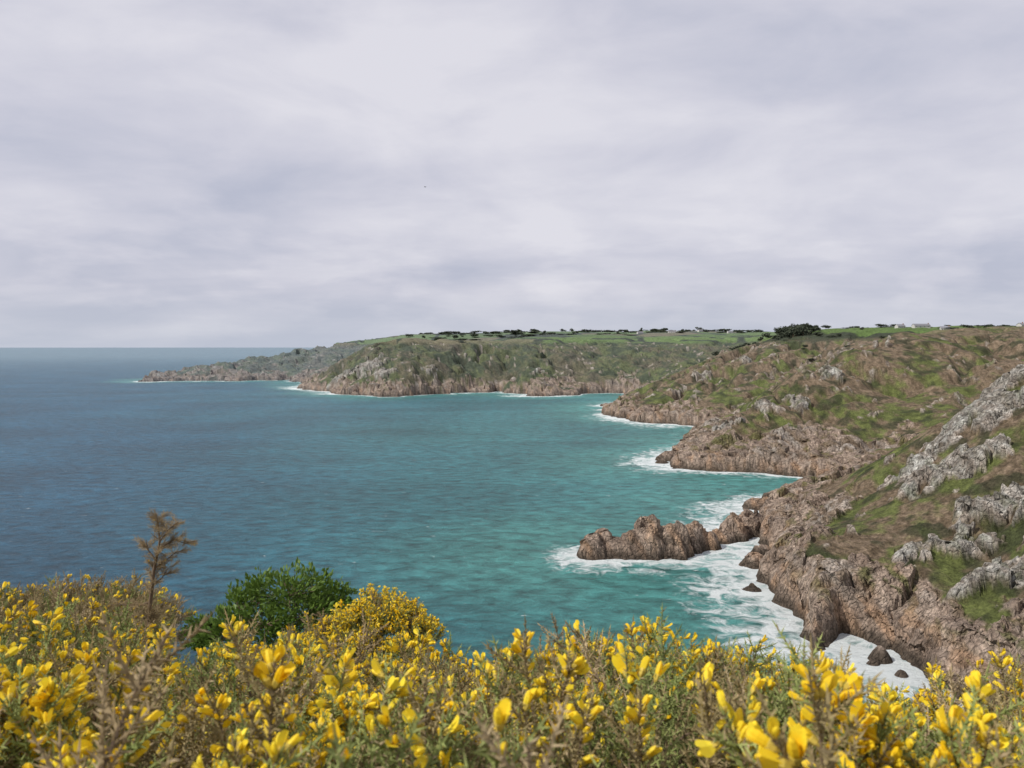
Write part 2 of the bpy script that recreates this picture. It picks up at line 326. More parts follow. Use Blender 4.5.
def sea_mat():
    m,nt,b=newmat('sea_water'); L=nt.links.new
    at=N(nt,'ShaderNodeAttribute',attribute_name='Col'); fo=N(nt,'ShaderNodeAttribute',attribute_name='foam')
    geo=N(nt,'ShaderNodeNewGeometry')
    def noise(sc,det,ro,stretch=(1,1,1),dist=0,rot=0):
        mp=N(nt,'ShaderNodeMapping'); mp.inputs['Scale'].default_value=stretch; mp.inputs['Rotation'].default_value=(0,0,rot); L(geo.outputs['Position'],mp.inputs['Vector'])
        n=N(nt,'ShaderNodeTexNoise'); n.inputs['Scale'].default_value=sc; n.inputs['Detail'].default_value=det; n.inputs['Roughness'].default_value=ro; n.inputs['Distortion'].default_value=dist
        L(mp.outputs[0],n.inputs['Vector']); return n
    w1=noise(.10,10,.72,(1,1.7,1),.3,.35); w2=noise(.9,6,.6,(1,1.5,1),.2,-.2); f1=noise(.13,9,.68,(1,1,1),1.2); cap=noise(.16,6,.62,(1,1.8,1),.4,.3); big=noise(.006,5,.6,(1,2.2,1),.5,.3)
    a=N(nt,'ShaderNodeMath',operation='SUBTRACT'); L(f1.outputs['Fac'],a.inputs[0]); a.inputs[1].default_value=.5
    b2=N(nt,'ShaderNodeMath',operation='MULTIPLY_ADD'); L(a.outputs[0],b2.inputs[0]); b2.inputs[1].default_value=2.4; L(fo.outputs['Fac'],b2.inputs[2])
    r=N(nt,'ShaderNodeMapRange'); r.inputs['From Min'].default_value=.40; r.inputs['From Max'].default_value=.86; L(b2.outputs[0],r.inputs['Value'])
    gate=N(nt,'ShaderNodeMapRange'); gate.inputs['From Min'].default_value=.06; gate.inputs['From Max'].default_value=.3; L(fo.outputs['Fac'],gate.inputs['Value'])
    rg=N(nt,'ShaderNodeMath',operation='MULTIPLY'); L(r.outputs[0],rg.inputs[0]); L(gate.outputs[0],rg.inputs[1])
    cr=N(nt,'ShaderNodeMapRange'); cr.inputs['From Min'].default_value=.675; cr.inputs['From Max'].default_value=.72; cr.inputs['To Max'].default_value=.75; L(cap.outputs['Fac'],cr.inputs['Value'])
    fx=N(nt,'ShaderNodeMath',operation='MAXIMUM'); L(rg.outputs[0],fx.inputs[0]); L(cr.outputs[0],fx.inputs[1])
    m1=N(nt,'ShaderNodeMapRange'); m1.inputs['From Min'].default_value=.3; m1.inputs['From Max'].default_value=.7; m1.inputs['To Min'].default_value=.25; m1.inputs['To Max'].default_value=1.75; L(w1.outputs['Fac'],m1.inputs['Value'])
    m2=N(nt,'ShaderNodeMapRange'); m2.inputs['From Min'].default_value=.3; m2.inputs['From Max'].default_value=.7; m2.inputs['To Min'].default_value=.75; m2.inputs['To Max'].default_value=1.25; L(big.outputs['Fac'],m2.inputs['Value'])
    mm=N(nt,'ShaderNodeMath',operation='MULTIPLY'); L(m1.outputs[0],mm.inputs[0]); L(m2.outputs[0],mm.inputs[1])
    vs=N(nt,'ShaderNodeVectorMath',operation='SCALE'); L(at.outputs['Color'],vs.inputs[0]); L(mm.outputs[0],vs.inputs['Scale'])
    mix=N(nt,'ShaderNodeMixRGB'); L(fx.outputs[0],mix.inputs[0]); L(vs.outputs[0],mix.inputs[1]); mix.inputs[2].default_value=(.72,.77,.77,1)
    L(mix.outputs[0],b.inputs['Base Color'])
    ro=N(nt,'ShaderNodeMapRange'); ro.inputs['To Min'].default_value=.34; ro.inputs['To Max'].default_value=.9; L(fx.outputs[0],ro.inputs['Value']); L(ro.outputs[0],b.inputs['Roughness'])
    b.inputs['IOR'].default_value=1.33; b.inputs['Specular IOR Level'].default_value=.32
    hb=N(nt,'ShaderNodeMath',operation='MULTIPLY_ADD'); L(w2.outputs['Fac'],hb.inputs[0]); hb.inputs[1].default_value=.12; L(w1.outputs['Fac'],hb.inputs[2])
    bp=N(nt,'ShaderNodeBump'); bp.inputs['Strength'].default_value=1.; bp.inputs['Distance'].default_value=3.8; L(hb.outputs[0],bp.inputs['Height']); L(bp.outputs[0],b.inputs['Normal'])
    return m
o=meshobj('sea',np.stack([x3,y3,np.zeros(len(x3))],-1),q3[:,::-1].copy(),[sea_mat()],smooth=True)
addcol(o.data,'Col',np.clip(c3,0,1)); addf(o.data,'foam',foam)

# ---------------------------------------------------------------- foliage building blocks
class MB:
    def __init__(s): s.v=[];s.f=[];s.m=[]
    def add(s,vs,fs,m):
        o=len(s.v); s.v+=[tuple(v) for v in vs]; s.f+=[tuple(i+o for i in q) for q in fs]; s.m+=[m]*len(fs)
    def obj(s,name,mats,**k): return meshobj(name,s.v,s.f,mats,midx=s.m,**k)
def frame(d):
    d=Vector(d).normalized(); u=d.cross(Vector((0,0,1)) if abs(d.z)<.95 else Vector((1,0,0))).normalized(); w=d.cross(u); return d,u,w
def spine(mb,p,d,L,r,m):
    d,u,w=frame(d); p=Vector(p)
    b=[p+u*r,p-u*r*.5+w*r*.87,p-u*r*.5-w*r*.87,p+d*L]
    mb.add(b,[(0,1,3),(1,2,3),(2,0,3)],m)
def tube(mb,pts,rads,m,k=5):
    rings=[]
    for i,p in enumerate(pts):
        a=Vector(pts[max(i-1,0)]); c=Vector(pts[min(i+1,len(pts)-1)]); d,u,w=frame(c-a)
        rings.append([Vector(p)+(u*math.cos(2*math.pi*j/k)+w*math.sin(2*math.pi*j/k))*rads[i] for j in range(k)])
    vs=[v for r in rings for v in r]; fs=[]
    for i in range(len(pts)-1):
        for j in range(k): fs.append((i*k+j,i*k+(j+1)%k,(i+1)*k+(j+1)%k,(i+1)*k+j))
    mb.add(vs,fs,m)
def flower(mb,p,d,s,rd,up=None):
    """pea-type gorse blossom: calyx, keel with wings, standard"""
    d,u,w=frame(d); p=Vector(p)
    a=rd.uniform(0,6.28); u,w=u*math.cos(a)+w*math.sin(a),w*math.cos(a)-u*math.sin(a)
    P=lambda x,y,z: p+u*x*s+w*y*s+d*z*s
    prof=[(0,.9,.6),(.003,2.5,2.2),(.008,3.4,2.9),(.012,3.1,2.7),(.0155,1.8,1.7),(.017,.3,.3)]
    vs=[];k=6
    for z,a1,b1 in prof:
        for j in range(k):
            t=2*math.pi*j/k; vs.append(P(a1*.001*math.cos(t),b1*.001*math.sin(t)-.10*z,z))
    fs=[(i*k+j,i*k+(j+1)%k,(i+1)*k+(j+1)%k,(i+1)*k+j) for i in range(len(prof)-1) for j in range(k)]
    mb.add(vs,fs,1)
    vs=[];pr=[(-.002,.6),(.001,2.4),(.005,3.1),(.0075,2.4)]
    for z,a1 in pr:
        for j in range(k): t=2*math.pi*j/k; vs.append(P(a1*.00112*math.cos(t),a1*.00112*math.sin(t),z))
    mb.add(vs,[(i*k+j,i*k+(j+1)%k,(i+1)*k+(j+1)%k,(i+1)*k+j) for i in range(3) for j in range(k)],3)
    op=rd.choice([.02,.1,.15,.25,.45,.8]); rows=[(.004,.0028),(.008,.0052),(.0125,.0064),(.016,.0058),(.0185,.0034)]
    vs=[]
    for z,hw in rows:
        hw*=.85+.4*op; lift=.0028+op*max(0,z-.006)*.75
        for j in(-1,-.5,0,.5,1):
            zz=z-(.0012 if (j==0 and z>.018) else 0)
            vs.append(P(hw*j*(.72+.28*op),lift-.6*(1-op*.6)*abs(j)*hw*1.1,zz))
    mb.add(vs,[(i*5+j,i*5+j+1,i*5+j+6,i*5+j+5) for i in range(4) for j in range(4)],1)

def M_spine(name,c1,c2,rough=.8,trans=0.):
    m,nt,b=newmat(name); L=nt.links.new
    oi=N(nt,'ShaderNodeObjectInfo'); geo=N(nt,'ShaderNodeNewGeometry')
    n=N(nt,'ShaderNodeTexNoise'); n.inputs['Scale'].default_value=45; n.inputs['Detail'].default_value=3; L(geo.outputs['Position'],n.inputs['Vector'])
    r=N(nt,'ShaderNodeMapRange'); r.inputs['From Min'].default_value=.35; r.inputs['From Max'].default_value=.65; L(n.outputs['Fac'],r.inputs['Value'])
    ad=N(nt,'ShaderNodeMath',operation='MULTIPLY_ADD'); L(oi.outputs['Random'],ad.inputs[0]); ad.inputs[1].default_value=.5
    h=N(nt,'ShaderNodeMath',operation='MULTIPLY'); L(r.outputs[0],h.inputs[0]); h.inputs[1].default_value=.5; L(h.outputs[0],ad.inputs[2])
    mx=N(nt,'ShaderNodeMixRGB'); L(ad.outputs[0],mx.inputs[0]); mx.inputs[1].default_value=(*c1,1); mx.inputs[2].default_value=(*c2,1)
    L(mx.outputs[0],b.inputs['Base Color']); b.inputs['Roughness'].default_value=rough; b.inputs['Specular IOR Level'].default_value=.25
    if trans:
        tr=N(nt,'ShaderNodeBsdfTranslucent'); L(mx.outputs[0],tr.inputs[0]); ms=N(nt,'ShaderNodeMixShader'); ms.inputs[0].default_value=trans
        L(b.outputs[0],ms.inputs[1]); L(tr.outputs[0],ms.inputs[2]); L(ms.outputs[0],nt.nodes['Material Output'].inputs[0])
    return m
m_sp=M_spine('gorse_spines_green',(.14,.18,.045),(.33,.36,.13))
m_spb=M_spine('gorse_spines_dry',(.22,.16,.08),(.48,.38,.23))
m_pet=M_spine('gorse_petals',(.88,.56,.006),(.95,.80,.06),.55,.28)
m_cal=M_spine('gorse_calyx',(.46,.34,.05),(.62,.47,.10))
m_wood=M_spine('woody_stem',(.10,.07,.045),(.18,.13,.09),.9)
m_brk=M_spine('gorse_spines_brown',(.18,.14,.06),(.35,.28,.14))

def sprig(name,seed,L,nfl,kind,coll):
    rd=random.Random(seed); mb=MB()
    bend=Vector((rd.uniform(-.25,.25),rd.uniform(-.25,.25),0))
    ax=lambda t: Vector((0,0,1))*L*t+bend*L*t*t
    tube(mb,[ax(i/6) for i in range(7)],[.0026-.0017*i/6 for i in range(7)],2,4)
    shoots=[(ax,0.12,1.0,L)]
    nS=15
    for i in range(nS):
        t=.12+.8*i/nS+rd.uniform(-.03,.03); a=i*2.4+rd.uniform(-.4,.4); el=rd.uniform(.45,1.05)
        d=Vector((math.cos(a)*math.cos(el),math.sin(a)*math.cos(el),math.sin(el))); l=L*(.40-.22*t)*rd.uniform(.7,1.2)
        p0=ax(t); cb=Vector((0,0,.25*l))
        fn=(lambda p0,d,l,cb:(lambda s:p0+d*l*s+cb*s*s))(p0,d,l,cb)
        tube(mb,[fn(0),fn(.5),fn(1)],[.0015,.0012,.0007],0,3)
        shoots.append((fn,0.05,1.0,l))
    for fn,a,b_,l in shoots:
        n=int(l/.0019)
        for i in range(n):
            t=a+(b_-a)*(i+rd.random())/n; p=fn(t); tg=(fn(min(t+.05,1.05))-fn(t-.05)).normalized()
            _,u,w=frame(tg); an=i*2.4+rd.uniform(-.5,.5)
            d=(u*math.cos(an)+w*math.sin(an))*rd.uniform(.8,1)+tg*rd.uniform(.3,1.1)
            ln=rd.uniform(.007,.015)*(1-.3*t)
            spine(mb,p,d,ln,.0013,0 if rd.random()<.88 else 4)
        spine(mb,fn(1.),fn(1.)-fn(.9),.011,.0012,0)
    for i in range(nfl):
        fn,a,b_,l=shoots[rd.randrange(len(shoots))] if i%3==1 else shoots[0]
        t=rd.uniform(.5,1.) if fn is shoots[0][0] else rd.uniform(.35,1.)
        p=fn(t); tg=(fn(min(t+.05,1.05))-fn(t-.05)).normalized(); _,u,w=frame(tg); an=rd.uniform(0,6.28)
        d=(u*math.cos(an)+w*math.sin(an))*rd.uniform(.5,1)+tg*rd.uniform(.3,1.)+Vector((0,0,.25))
        flower(mb,p+d.normalized()*.0035,d,rd.uniform(.7,1.15),rd)
    g=m_sp if kind=='g' else (m_brk if kind=='m' else m_spb)
    o=mb.obj(name,[g,m_pet,m_wood,m_cal,m_spb],link=False); coll.objects.link(o); return o
coll=bpy.data.collections.new('gorse_sprigs')
spec=[(20,'g'),(15,'g'),(13,'m'),(26,'g'),(5,'g'),(4,'m'),(0,'g'),(0,'m'),(0,'d'),(1,'d'),(0,'g')]
for i,(nf,k) in enumerate(spec): sprig('sprig_%02d'%i,100+i,.135+.02*(i%3),nf,k,coll)

def scatter(name,pts,rots,scl,idx,coll,parent=None):
    me=bpy.data.meshes.new(name); me.vertices.add(len(pts)); me.vertices.foreach_set('co',np.asarray(pts,np.float32).ravel())
    a=me.attributes.new('rot','FLOAT_VECTOR','POINT'); a.data.foreach_set('vector',np.asarray(rots,np.float32).ravel())
    a=me.attributes.new('scl','FLOAT','POINT'); a.data.foreach_set('value',np.asarray(scl,np.float32))
    a=me.attributes.new('pick','INT','POINT'); a.data.foreach_set('value',np.asarray(idx,np.int32))
    o=bpy.data.objects.new(name,me); scene.collection.objects.link(o)
    ng=bpy.data.node_groups.new(name+'_scatter','GeometryNodeTree')
    ng.interface.new_socket('Geometry',in_out='INPUT',socket_type='NodeSocketGeometry'); ng.interface.new_socket('Geometry',in_out='OUTPUT',socket_type='NodeSocketGeometry')
    gi=ng.nodes.new('NodeGroupInput'); go=ng.nodes.new('NodeGroupOutput'); ip=ng.nodes.new('GeometryNodeInstanceOnPoints'); ci=ng.nodes.new('GeometryNodeCollectionInfo')
    ci.inputs['Collection'].default_value=coll; ci.inputs['Separate Children'].default_value=True; ci.inputs['Reset Children'].default_value=True
    def na(n,t):
        q=ng.nodes.new('GeometryNodeInputNamedAttribute'); q.data_type=t; q.inputs['Name'].default_value=n; return q.outputs['Attribute']
    e=ng.nodes.new('FunctionNodeEulerToRotation'); L=ng.links.new
    L(na('rot','FLOAT_VECTOR'),e.inputs[0]); L(e.outputs[0],ip.inputs['Rotation']); L(na('scl','FLOAT'),ip.inputs['Scale']); L(na('pick','INT'),ip.inputs['Instance Index'])
    ip.inputs['Pick Instance'].default_value=True
    L(gi.outputs[0],ip.inputs['Points']); L(ci.outputs[0],ip.inputs['Instance']); L(ip.outputs[0],go.inputs[0])
    md=o.modifiers.new('scatter','NODES'); md.node_group=ng
    if parent: o.parent=parent
    return o
def tilt(dx,dy,dz,spin):
    q=Vector((dx,dy,dz)).to_track_quat('Z','Y'); from mathutils import Quaternion
    return tuple((q@Quaternion((0,0,1),spin)).to_euler())

# gorse canopy (height relative to world) in front of the viewer
prX=(np.array([-200,0,60,110,180,240,330,420,480,560,620,660,700,760,830,900,950,1000,1100,1300])-512)/F*2.0
prY=np.array([614,616,616,628,646,654,658,663,666,656,636,650,658,668,700,718,706,690,686,686])
def canopy(x,y):
    e=-(np.interp(x,prX,prY)-347)/F*2.0
    z0=-.325-.0*x
    t=(y-.6)/(2.0-.6)
    z=z0+(e-z0)*np.clip(t,-.5,1)-np.maximum(y-2.05,0)*.62
    z=z+.08*fbm(x/.33,y/.33,3,131)+.04*perlin(x/.12,y/.12,140)-.085
    return 80+z
rd=random.Random(5)
bins=[([],[],[],[]) for _ in range(4)]
N_S=4700
for i in range(N_S):
    y=.42+2.5*rd.random()**1.1; x=rd.uniform(-2.3,2.3)
    if abs(x)>.85*y+.5: continue
    layer=rd.choice([0,0,0,1,2])
    z=float(canopy(np.array([x]),np.array([y]))[0])-layer*.07-.05
    if math.sqrt(x*x+y*y+(z+.15-80)**2)<.5: continue
    b=float(fbm(np.array([x/.28]),np.array([y/.28]),3,150)[0])*1.4+rd.uniform(-.2,.2)
    bx=x/y
    b+=.09-.30*math.exp(-((bx-.22)/.10)**2)*(y<1.9)-.35*math.exp(-((bx+.60)/.2)**2)*(y>1.1)+.10*(bx<-.1)*(y<1.3)
    if layer: pick=rd.choice([5,6,7,10,6,10])
    elif b>.06: pick=rd.choice([0,1,2,3,3,0])
    elif b>-.12: pick=rd.choice([4,5,2,1,4,10])
    else: pick=rd.choice([6,7,10,8,4,5,6,10])
    k=0 if x<-.5 else (1 if x<.3 else (2 if x<1. else 3))
    q=bins[k]; q[0].append((x,y,z)); q[1].append(tilt(rd.gauss(0,.38),rd.gauss(-.12,.38),1,rd.uniform(0,6.28))); q[2].append(rd.uniform(.6,1.2)); q[3].append(pick)
for k,q in enumerate(bins): scatter('gorse_bush' if k==0 else 'gorse_bush.%03d'%k,q[0],q[1],q[2],q[3],coll)
gx,gy=np.meshgrid(np.linspace(-3.2,3.2,200),np.linspace(.15,4.2,130),indexing='ij')
gz=canopy(gx.ravel(),gy.ravel())-.17+.03*fbm(gx.ravel()/.06,gy.ravel()/.06,2,160)
ii=np.arange(gx.size).reshape(gx.shape); qq=np.stack([ii[:-1,:-1],ii[1:,:-1],ii[1:,1:],ii[:-1,1:]],-1).reshape(-1,4)
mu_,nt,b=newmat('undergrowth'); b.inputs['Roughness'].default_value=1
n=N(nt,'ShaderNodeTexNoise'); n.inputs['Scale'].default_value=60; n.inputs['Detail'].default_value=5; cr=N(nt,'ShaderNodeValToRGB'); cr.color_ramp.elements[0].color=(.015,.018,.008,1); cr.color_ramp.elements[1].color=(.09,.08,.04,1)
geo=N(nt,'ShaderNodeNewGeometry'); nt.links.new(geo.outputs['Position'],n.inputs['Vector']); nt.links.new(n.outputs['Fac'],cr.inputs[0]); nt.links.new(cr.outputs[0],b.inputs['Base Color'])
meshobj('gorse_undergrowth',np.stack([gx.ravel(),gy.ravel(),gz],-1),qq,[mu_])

def dome(name,cx,cy,cz,rx,ry,rz,n,picks,scl=(.7,1.1),seed=1,bloomtop=None):
    rd=random.Random(seed); P=[];Rr=[];S=[];I=[]
    for i in range(n):
        a=rd.uniform(0,6.28); e=math.acos(rd.random()); r=rd.uniform(.55,1)
        dx,dy,dz=math.sin(e)*math.cos(a),math.sin(e)*math.sin(a),math.cos(e)
        bump=1+.25*float(perlin(np.array([dx*2.2+seed]),np.array([dy*2.2+dz*2]),170)[0])
        x,y,z=cx+dx*rx*r*bump,cy+dy*ry*r*bump,cz+dz*rz*r*bump
        P.append((x,y,z)); Rr.append(tilt(dx*.8+rd.gauss(0,.3),dy*.8+rd.gauss(0,.3),dz+.5,rd.uniform(0,6.28))); S.append(rd.uniform(*scl))
        if bloomtop is not None and (dz+.3*dx>bloomtop and r>.7): I.append(rd.choice([0,3,3,3]))
        else: I.append(rd.choice(picks))
    return scatter(name,P,Rr,S,I,coll)
WP=W
c=WP(382,650,3.4); dome('gorse_bush.004',c[0],c[1],c[2]-.01,.21,.20,.17,360,[1,7,5,8],(.5,.8),11,.2)
c=WP(325,670,3.2); dome('gorse_bush.005',c[0],c[1],c[2],.20,.2,.09,120,[4,2,7,6],(.5,.8),12,.7)
c=WP(50,655,3.0); dome('gorse_bush.006',c[0],c[1],c[2],.42,.35,.13,420,[4,7,8,5,7,6],(.6,1.),13,1.05)
c=WP(-60,655,3.0); dome('gorse_bush.007',c[0],c[1],c[2],.35,.35,.13,260,[6,7,8,5,7,4],(.6,1.),14,1.05)
c=WP(112,648,3.2); dome('gorse_bush.008',c[0],c[1],c[2],.19,.25,.12,160,[7,8,7,6,5],(.6,1.),15)
# tall dried stem
mb=MB(); P=[];Rr=[];S=[];I=[]; rd=random.Random(9)
def stemline(pp,D):
    return [Vector(W(px,py,D)) for px,py in pp]
main=stemline([(140,700),(148,640),(150,605),(154,570),(160,540),(157,518)],2.5)
sides=[stemline([(150,602),(138,606),(120,604)],2.5),stemline([(155,568),(166,560),(176,552)],2.5),stemline([(160,548),(174,540),(188,544)],2.5),stemline([(161,540),(170,528),(178,522)],2.48),stemline([(152,585),(162,578),(168,568)],2.52),stemline([(156,560),(148,550),(146,540)],2.52)]
tube(mb,main,[.008,.007,.006,.005,.003,.0015],0,6)
for s in sides: tube(mb,s,[.003,.002,.001],0,5)
st=mb.obj('dried_gorse_stem',[m_wood])
for li,(line,dn) in enumerate([(main[1:],130),(sides[0],16),(sides[1],18),(sides[2],22),(sides[3],18),(sides[4],14),(sides[5],12)]):
    for i in range(dn):
        t=rd.random()*(len(line)-1); k=min(int(t),len(line)-2); p=line[k].lerp(line[k+1],t-k); d=(line[k+1]-line[k]).normalized()
        P.append(tuple(p)); Rr.append(tilt(d.x*.8+rd.gauss(0,.8),d.y+rd.gauss(0,.8),max(.1,d.z)*.6,rd.uniform(0,6.28))); S.append(rd.uniform(.16,.30)); I.append(rd.choice([8,8,9,8]))
o=scatter('dry_spines',P,Rr,S,I,coll,parent=st)

# leafy shrub
m_leaf=M_spine('shrub_leaves',(.045,.10,.018),(.16,.24,.04),.45,.28)
def leafy(name,lumps,nleaf,size,base,seed,mat=m_leaf):
    rd=random.Random(seed); mb=MB()
    for (cx,cy,cz,r) in lumps:
        mid=(Vector(base)+Vector((cx,cy,cz)))/2+Vector((rd.uniform(-.05,.05),0,-.08))
        tube(mb,[base,mid,(cx,cy,cz)],[.02,.012,.004],1,5)
        cls=[]
        for _ in range(24):
            d=Vector((rd.gauss(0,1),rd.gauss(0,1),rd.gauss(.25,1))).normalized()*r*rd.uniform(.5,1.35); c=Vector((cx,cy,cz))+Vector((d.x,d.y,d.z*.85)); cls.append(c)
            tube(mb,[(cx,cy,cz),tuple(c)],[.003,.001],1,3)
        for _ in range(nleaf):
            c=rd.choice(cls); p=c+Vector((rd.gauss(0,1),rd.gauss(0,1),rd.gauss(0,1)))*r*.15
            d=(p-Vector((cx,cy,cz))).normalized()+Vector((rd.uniform(-.6,.6),rd.uniform(-.6,.6),rd.uniform(-.1,.8)))
            d,u,w=frame(d); a=rd.uniform(0,3.14); u,w=u*math.cos(a)+w*math.sin(a),w*math.cos(a)-u*math.sin(a)
            s=size*rd.uniform(.6,1.2)
            vs=[p,p+d*s*.5+u*s*.26+w*s*.07,p+d*s,p+d*s*.5-u*s*.26+w*s*.07,p+d*s*.5]
            mb.add(vs,[(0,1,4),(1,2,4),(0,4,3),(4,2,3)],0)
    return mb.obj(name,[mat,m_wood])
lp=[]
for (px,py,D,r) in [(213,630,5,.13),(240,612,5.1,.16),(262,600,5.1,.16),(290,596,5,.16),(315,599,5.1,.15),(338,606,5,.11),(300,618,4.9,.18),(265,625,4.9,.18),(232,640,4.9,.17),(330,625,5,.14),(280,645,4.9,.2),(200,634,5,.07)]:
    q=W(px,py,D); lp.append((*q,r))
gb=W(275,760,5); leafy('leafy_shrub',lp,620,.040,(gb[0],5.0,float(heightat(gb[0],5.)[0])-.05),21)

# ---------------------------------------------------------------- distant trees, hedgerows
m_tree,nt,b=newmat('tree_foliage'); b.inputs['Roughness'].default_value=.9; b.inputs['Specular IOR Level'].default_value=.1
geo=N(nt,'ShaderNodeNewGeometry'); n=N(nt,'ShaderNodeTexNoise'); n.inputs['Scale'].default_value=.3; n.inputs['Detail'].default_value=5
cr=N(nt,'ShaderNodeValToRGB'); cr.color_ramp.elements[0].color=(.035,.043,.033,1); cr.color_ramp.elements[1].color=(.085,.10,.065,1); cr.color_ramp.elements[0].position=.35; cr.color_ramp.elements[1].position=.7
nt.links.new(geo.outputs['Position'],n.inputs['Vector']); nt.links.new(n.outputs['Fac'],cr.inputs[0]); nt.links.new(cr.outputs[0],b.inputs['Base Color'])
def treemass(name,trees,seed):
    r=np.random.RandomState(seed); mb=MB()
    xs=np.array([t[0] for t in trees],float); ys=np.array([t[1] for t in trees],float); hs=heightat(xs,ys)
    Vs=[]
    for (x,y,H,Wd),z in zip(trees,hs):
        n=110
        for k in range(4):
            c=np.array([x,y,z+H*.62])+np.array([r.normal()*Wd*.28,r.normal()*Wd*.28,r.normal()*H*.12])
            p=r.normal(size=(n//4*2,3)); p/=np.linalg.norm(p,axis=1)[:,None]; p=c+p*np.array([Wd*.33,Wd*.33,H*.27])*r.uniform(.6,1.05,(len(p),1))
            s=Wd*.11
            tri=p[:,None,:]+r.normal(size=(len(p),3,3))*np.array([s,s,min(s,H*.1)])
            Vs.append(tri.reshape(-1,3))
        tube(mb,[(x,y,z-.5),(x,y,z+H*.6)],[.03*H,.015*H],0,5)
    Vv=np.concatenate(Vs); F3=np.arange(len(Vv)).reshape(-1,3)
    o=meshobj(name,Vv,F3,[m_tree]); t=mb.obj('trunks',[m_wood],parent=o); return o
rd=random.Random(4); T=[]
for i in range(60):
    px=rd.gauss(795,17); D=rd.uniform(1080,1230); T.append(((px-512)/F*D,D,rd.uniform(8,13)*(1-abs(px-795)/80),rd.uniform(8,12)))
for i in range(22):
    px=rd.uniform(715,765); D=rd.uniform(1120,1350); T.append(((px-512)/F*D,D,rd.uniform(4,9),rd.uniform(7,10)))
treemass('distant_trees',T,1)
T=[]
for i in range(300):
    px=rd.choice([rd.gauss(440,18),rd.gauss(515,12),rd.uniform(390,740),rd.uniform(560,760),rd.uniform(600,760)]); D=rd.uniform(2050,3000); T.append(((px-512)/F*D,D,rd.choice([2,3,4,5,9])*rd.uniform(.8,1.2),rd.uniform(8,30)))
treemass('distant_trees.001',T,2)
T=[]
for i in range(160):
    px=rd.uniform(790,1090); D=rd.uniform(900,1700); T.append(((px-512)/F*D,D,rd.uniform(1.5,4.5),rd.uniform(5,14)))
treemass('hedgerow_trees',T,3)

# ---------------------------------------------------------------- farmhouses
def plain(name,c,r=.8):
    m,nt,b=newmat(name); b.inputs['Roughness'].default_value=r
    n=N(nt,'ShaderNodeTexNoise'); n.inputs['Scale'].default_value=1.5; n.inputs['Detail'].default_value=4
    cr=N(nt,'ShaderNodeValToRGB'); cr.color_ramp.elements[0].color=(*[q*.8 for q in c],1); cr.color_ramp.elements[1].color=(*c,1)
    geo=N(nt,'ShaderNodeNewGeometry'); nt.links.new(geo.outputs['Position'],n.inputs['Vector']); nt.links.new(n.outputs['Fac'],cr.inputs[0]); nt.links.new(cr.outputs[0],b.inputs['Base Color']); return m
mw=plain('white_render',(.5,.49,.47)); mr=plain('slate_roof',(.2,.2,.22)); mg=plain('window_glass',(.04,.05,.06),.2); md_=plain('door_paint',(.05,.1,.15)); mc=plain('chimney_brick',(.3,.16,.1))
def box(mb,x0,x1,y0,y1,z0,z1,m):
    v=[(x,y,z) for x in(x0,x1) for y in(y0,y1) for z in(z0,z1)]
    mb.add(v,[(0,1,3,2),(4,6,7,5),(0,4,5,1),(2,3,7,6),(0,2,6,4),(1,5,7,3)],m)
hk=0
# candidate sites: pick the spot along each bearing where the roof is actually seen over the brow
def site(px,D0,D1,hh):
    Ds=np.linspace(60,D1,700); hs=heightat((px-512)/F*Ds,Ds); ang=(hs-80)/Ds; m_=np.maximum.accumulate(ang)
    for D,hz_,a in zip(Ds,hs,m_):
        if D>=D0 and (hz_+hh-80)/D>a+.3*hh/D: return D,hz_
    return D0,float(np.interp(D0,Ds,hs))
for (px,D0,D1,l,w,hh,rot) in [(900,1050,1700,11,7,3.2,.2),(921,1050,1700,22,7,3.0,.1),(945,1000,1700,11,7,3.2,-.2),(640,2100,3200,16,8,4,.3),(672,2100,3200,20,8,4,0),(700,2100,3200,12,8,4,.4),(1021,900,1500,8,6,4,.5),(730,2100,3200,14,8,4,.2)]:
    D,z=site(px,D0,D1,hh); x=(px-512)/F*D
    e=bpy.data.objects.new('farmhouse' if hk==0 else 'farmhouse.%03d'%hk,None); scene.collection.objects.link(e); e.location=(x,D,z-.3); e.rotation_euler=(0,0,rot); hk+=1
    rh=.35*w
    a=MB(); box(a,-l/2,l/2,-w/2,w/2,-3,hh,0); a.add([(-l/2,-w/2,hh),(-l/2,w/2,hh),(-l/2,0,hh+rh-.15)],[(0,1,2)],0); a.add([(l/2,-w/2,hh),(l/2,w/2,hh),(l/2,0,hh+rh-.15)],[(0,1,2)],0); a.obj('walls',[mw],parent=e)
    a=MB(); q=.4
    for s in(-1,1):
        a.add([(-l/2-q,s*(w/2+q),hh-.3),(l/2+q,s*(w/2+q),hh-.3),(l/2+q,0,hh+rh),(-l/2-q,0,hh+rh)],[(0,1,2,3)],0)
    a.obj('roof',[mr],parent=e)
    a=MB()
    for i in range(4):
        xx=-l/2+l*(i+.5)/4
        for zz in ((1,3.0) if hh>4.5 else (1.,)):
            if (i==1 and zz==1): continue
            box(a,xx-.5,xx+.5,-w/2-.05,-w/2+.05,zz,zz+.95,0)
    a.obj('windows',[mg],parent=e)
    a=MB(); xx=-l/2+l*1.5/4; box(a,xx-.5,xx+.5,-w/2-.06,-w/2+.04,-.2,2,0); a.obj('door',[md_],parent=e)
    a=MB(); box(a,l/2-1.4,l/2-.4,-.5,.5,hh+.8,hh+rh+1,0); a.obj('chimney',[mc],parent=e)

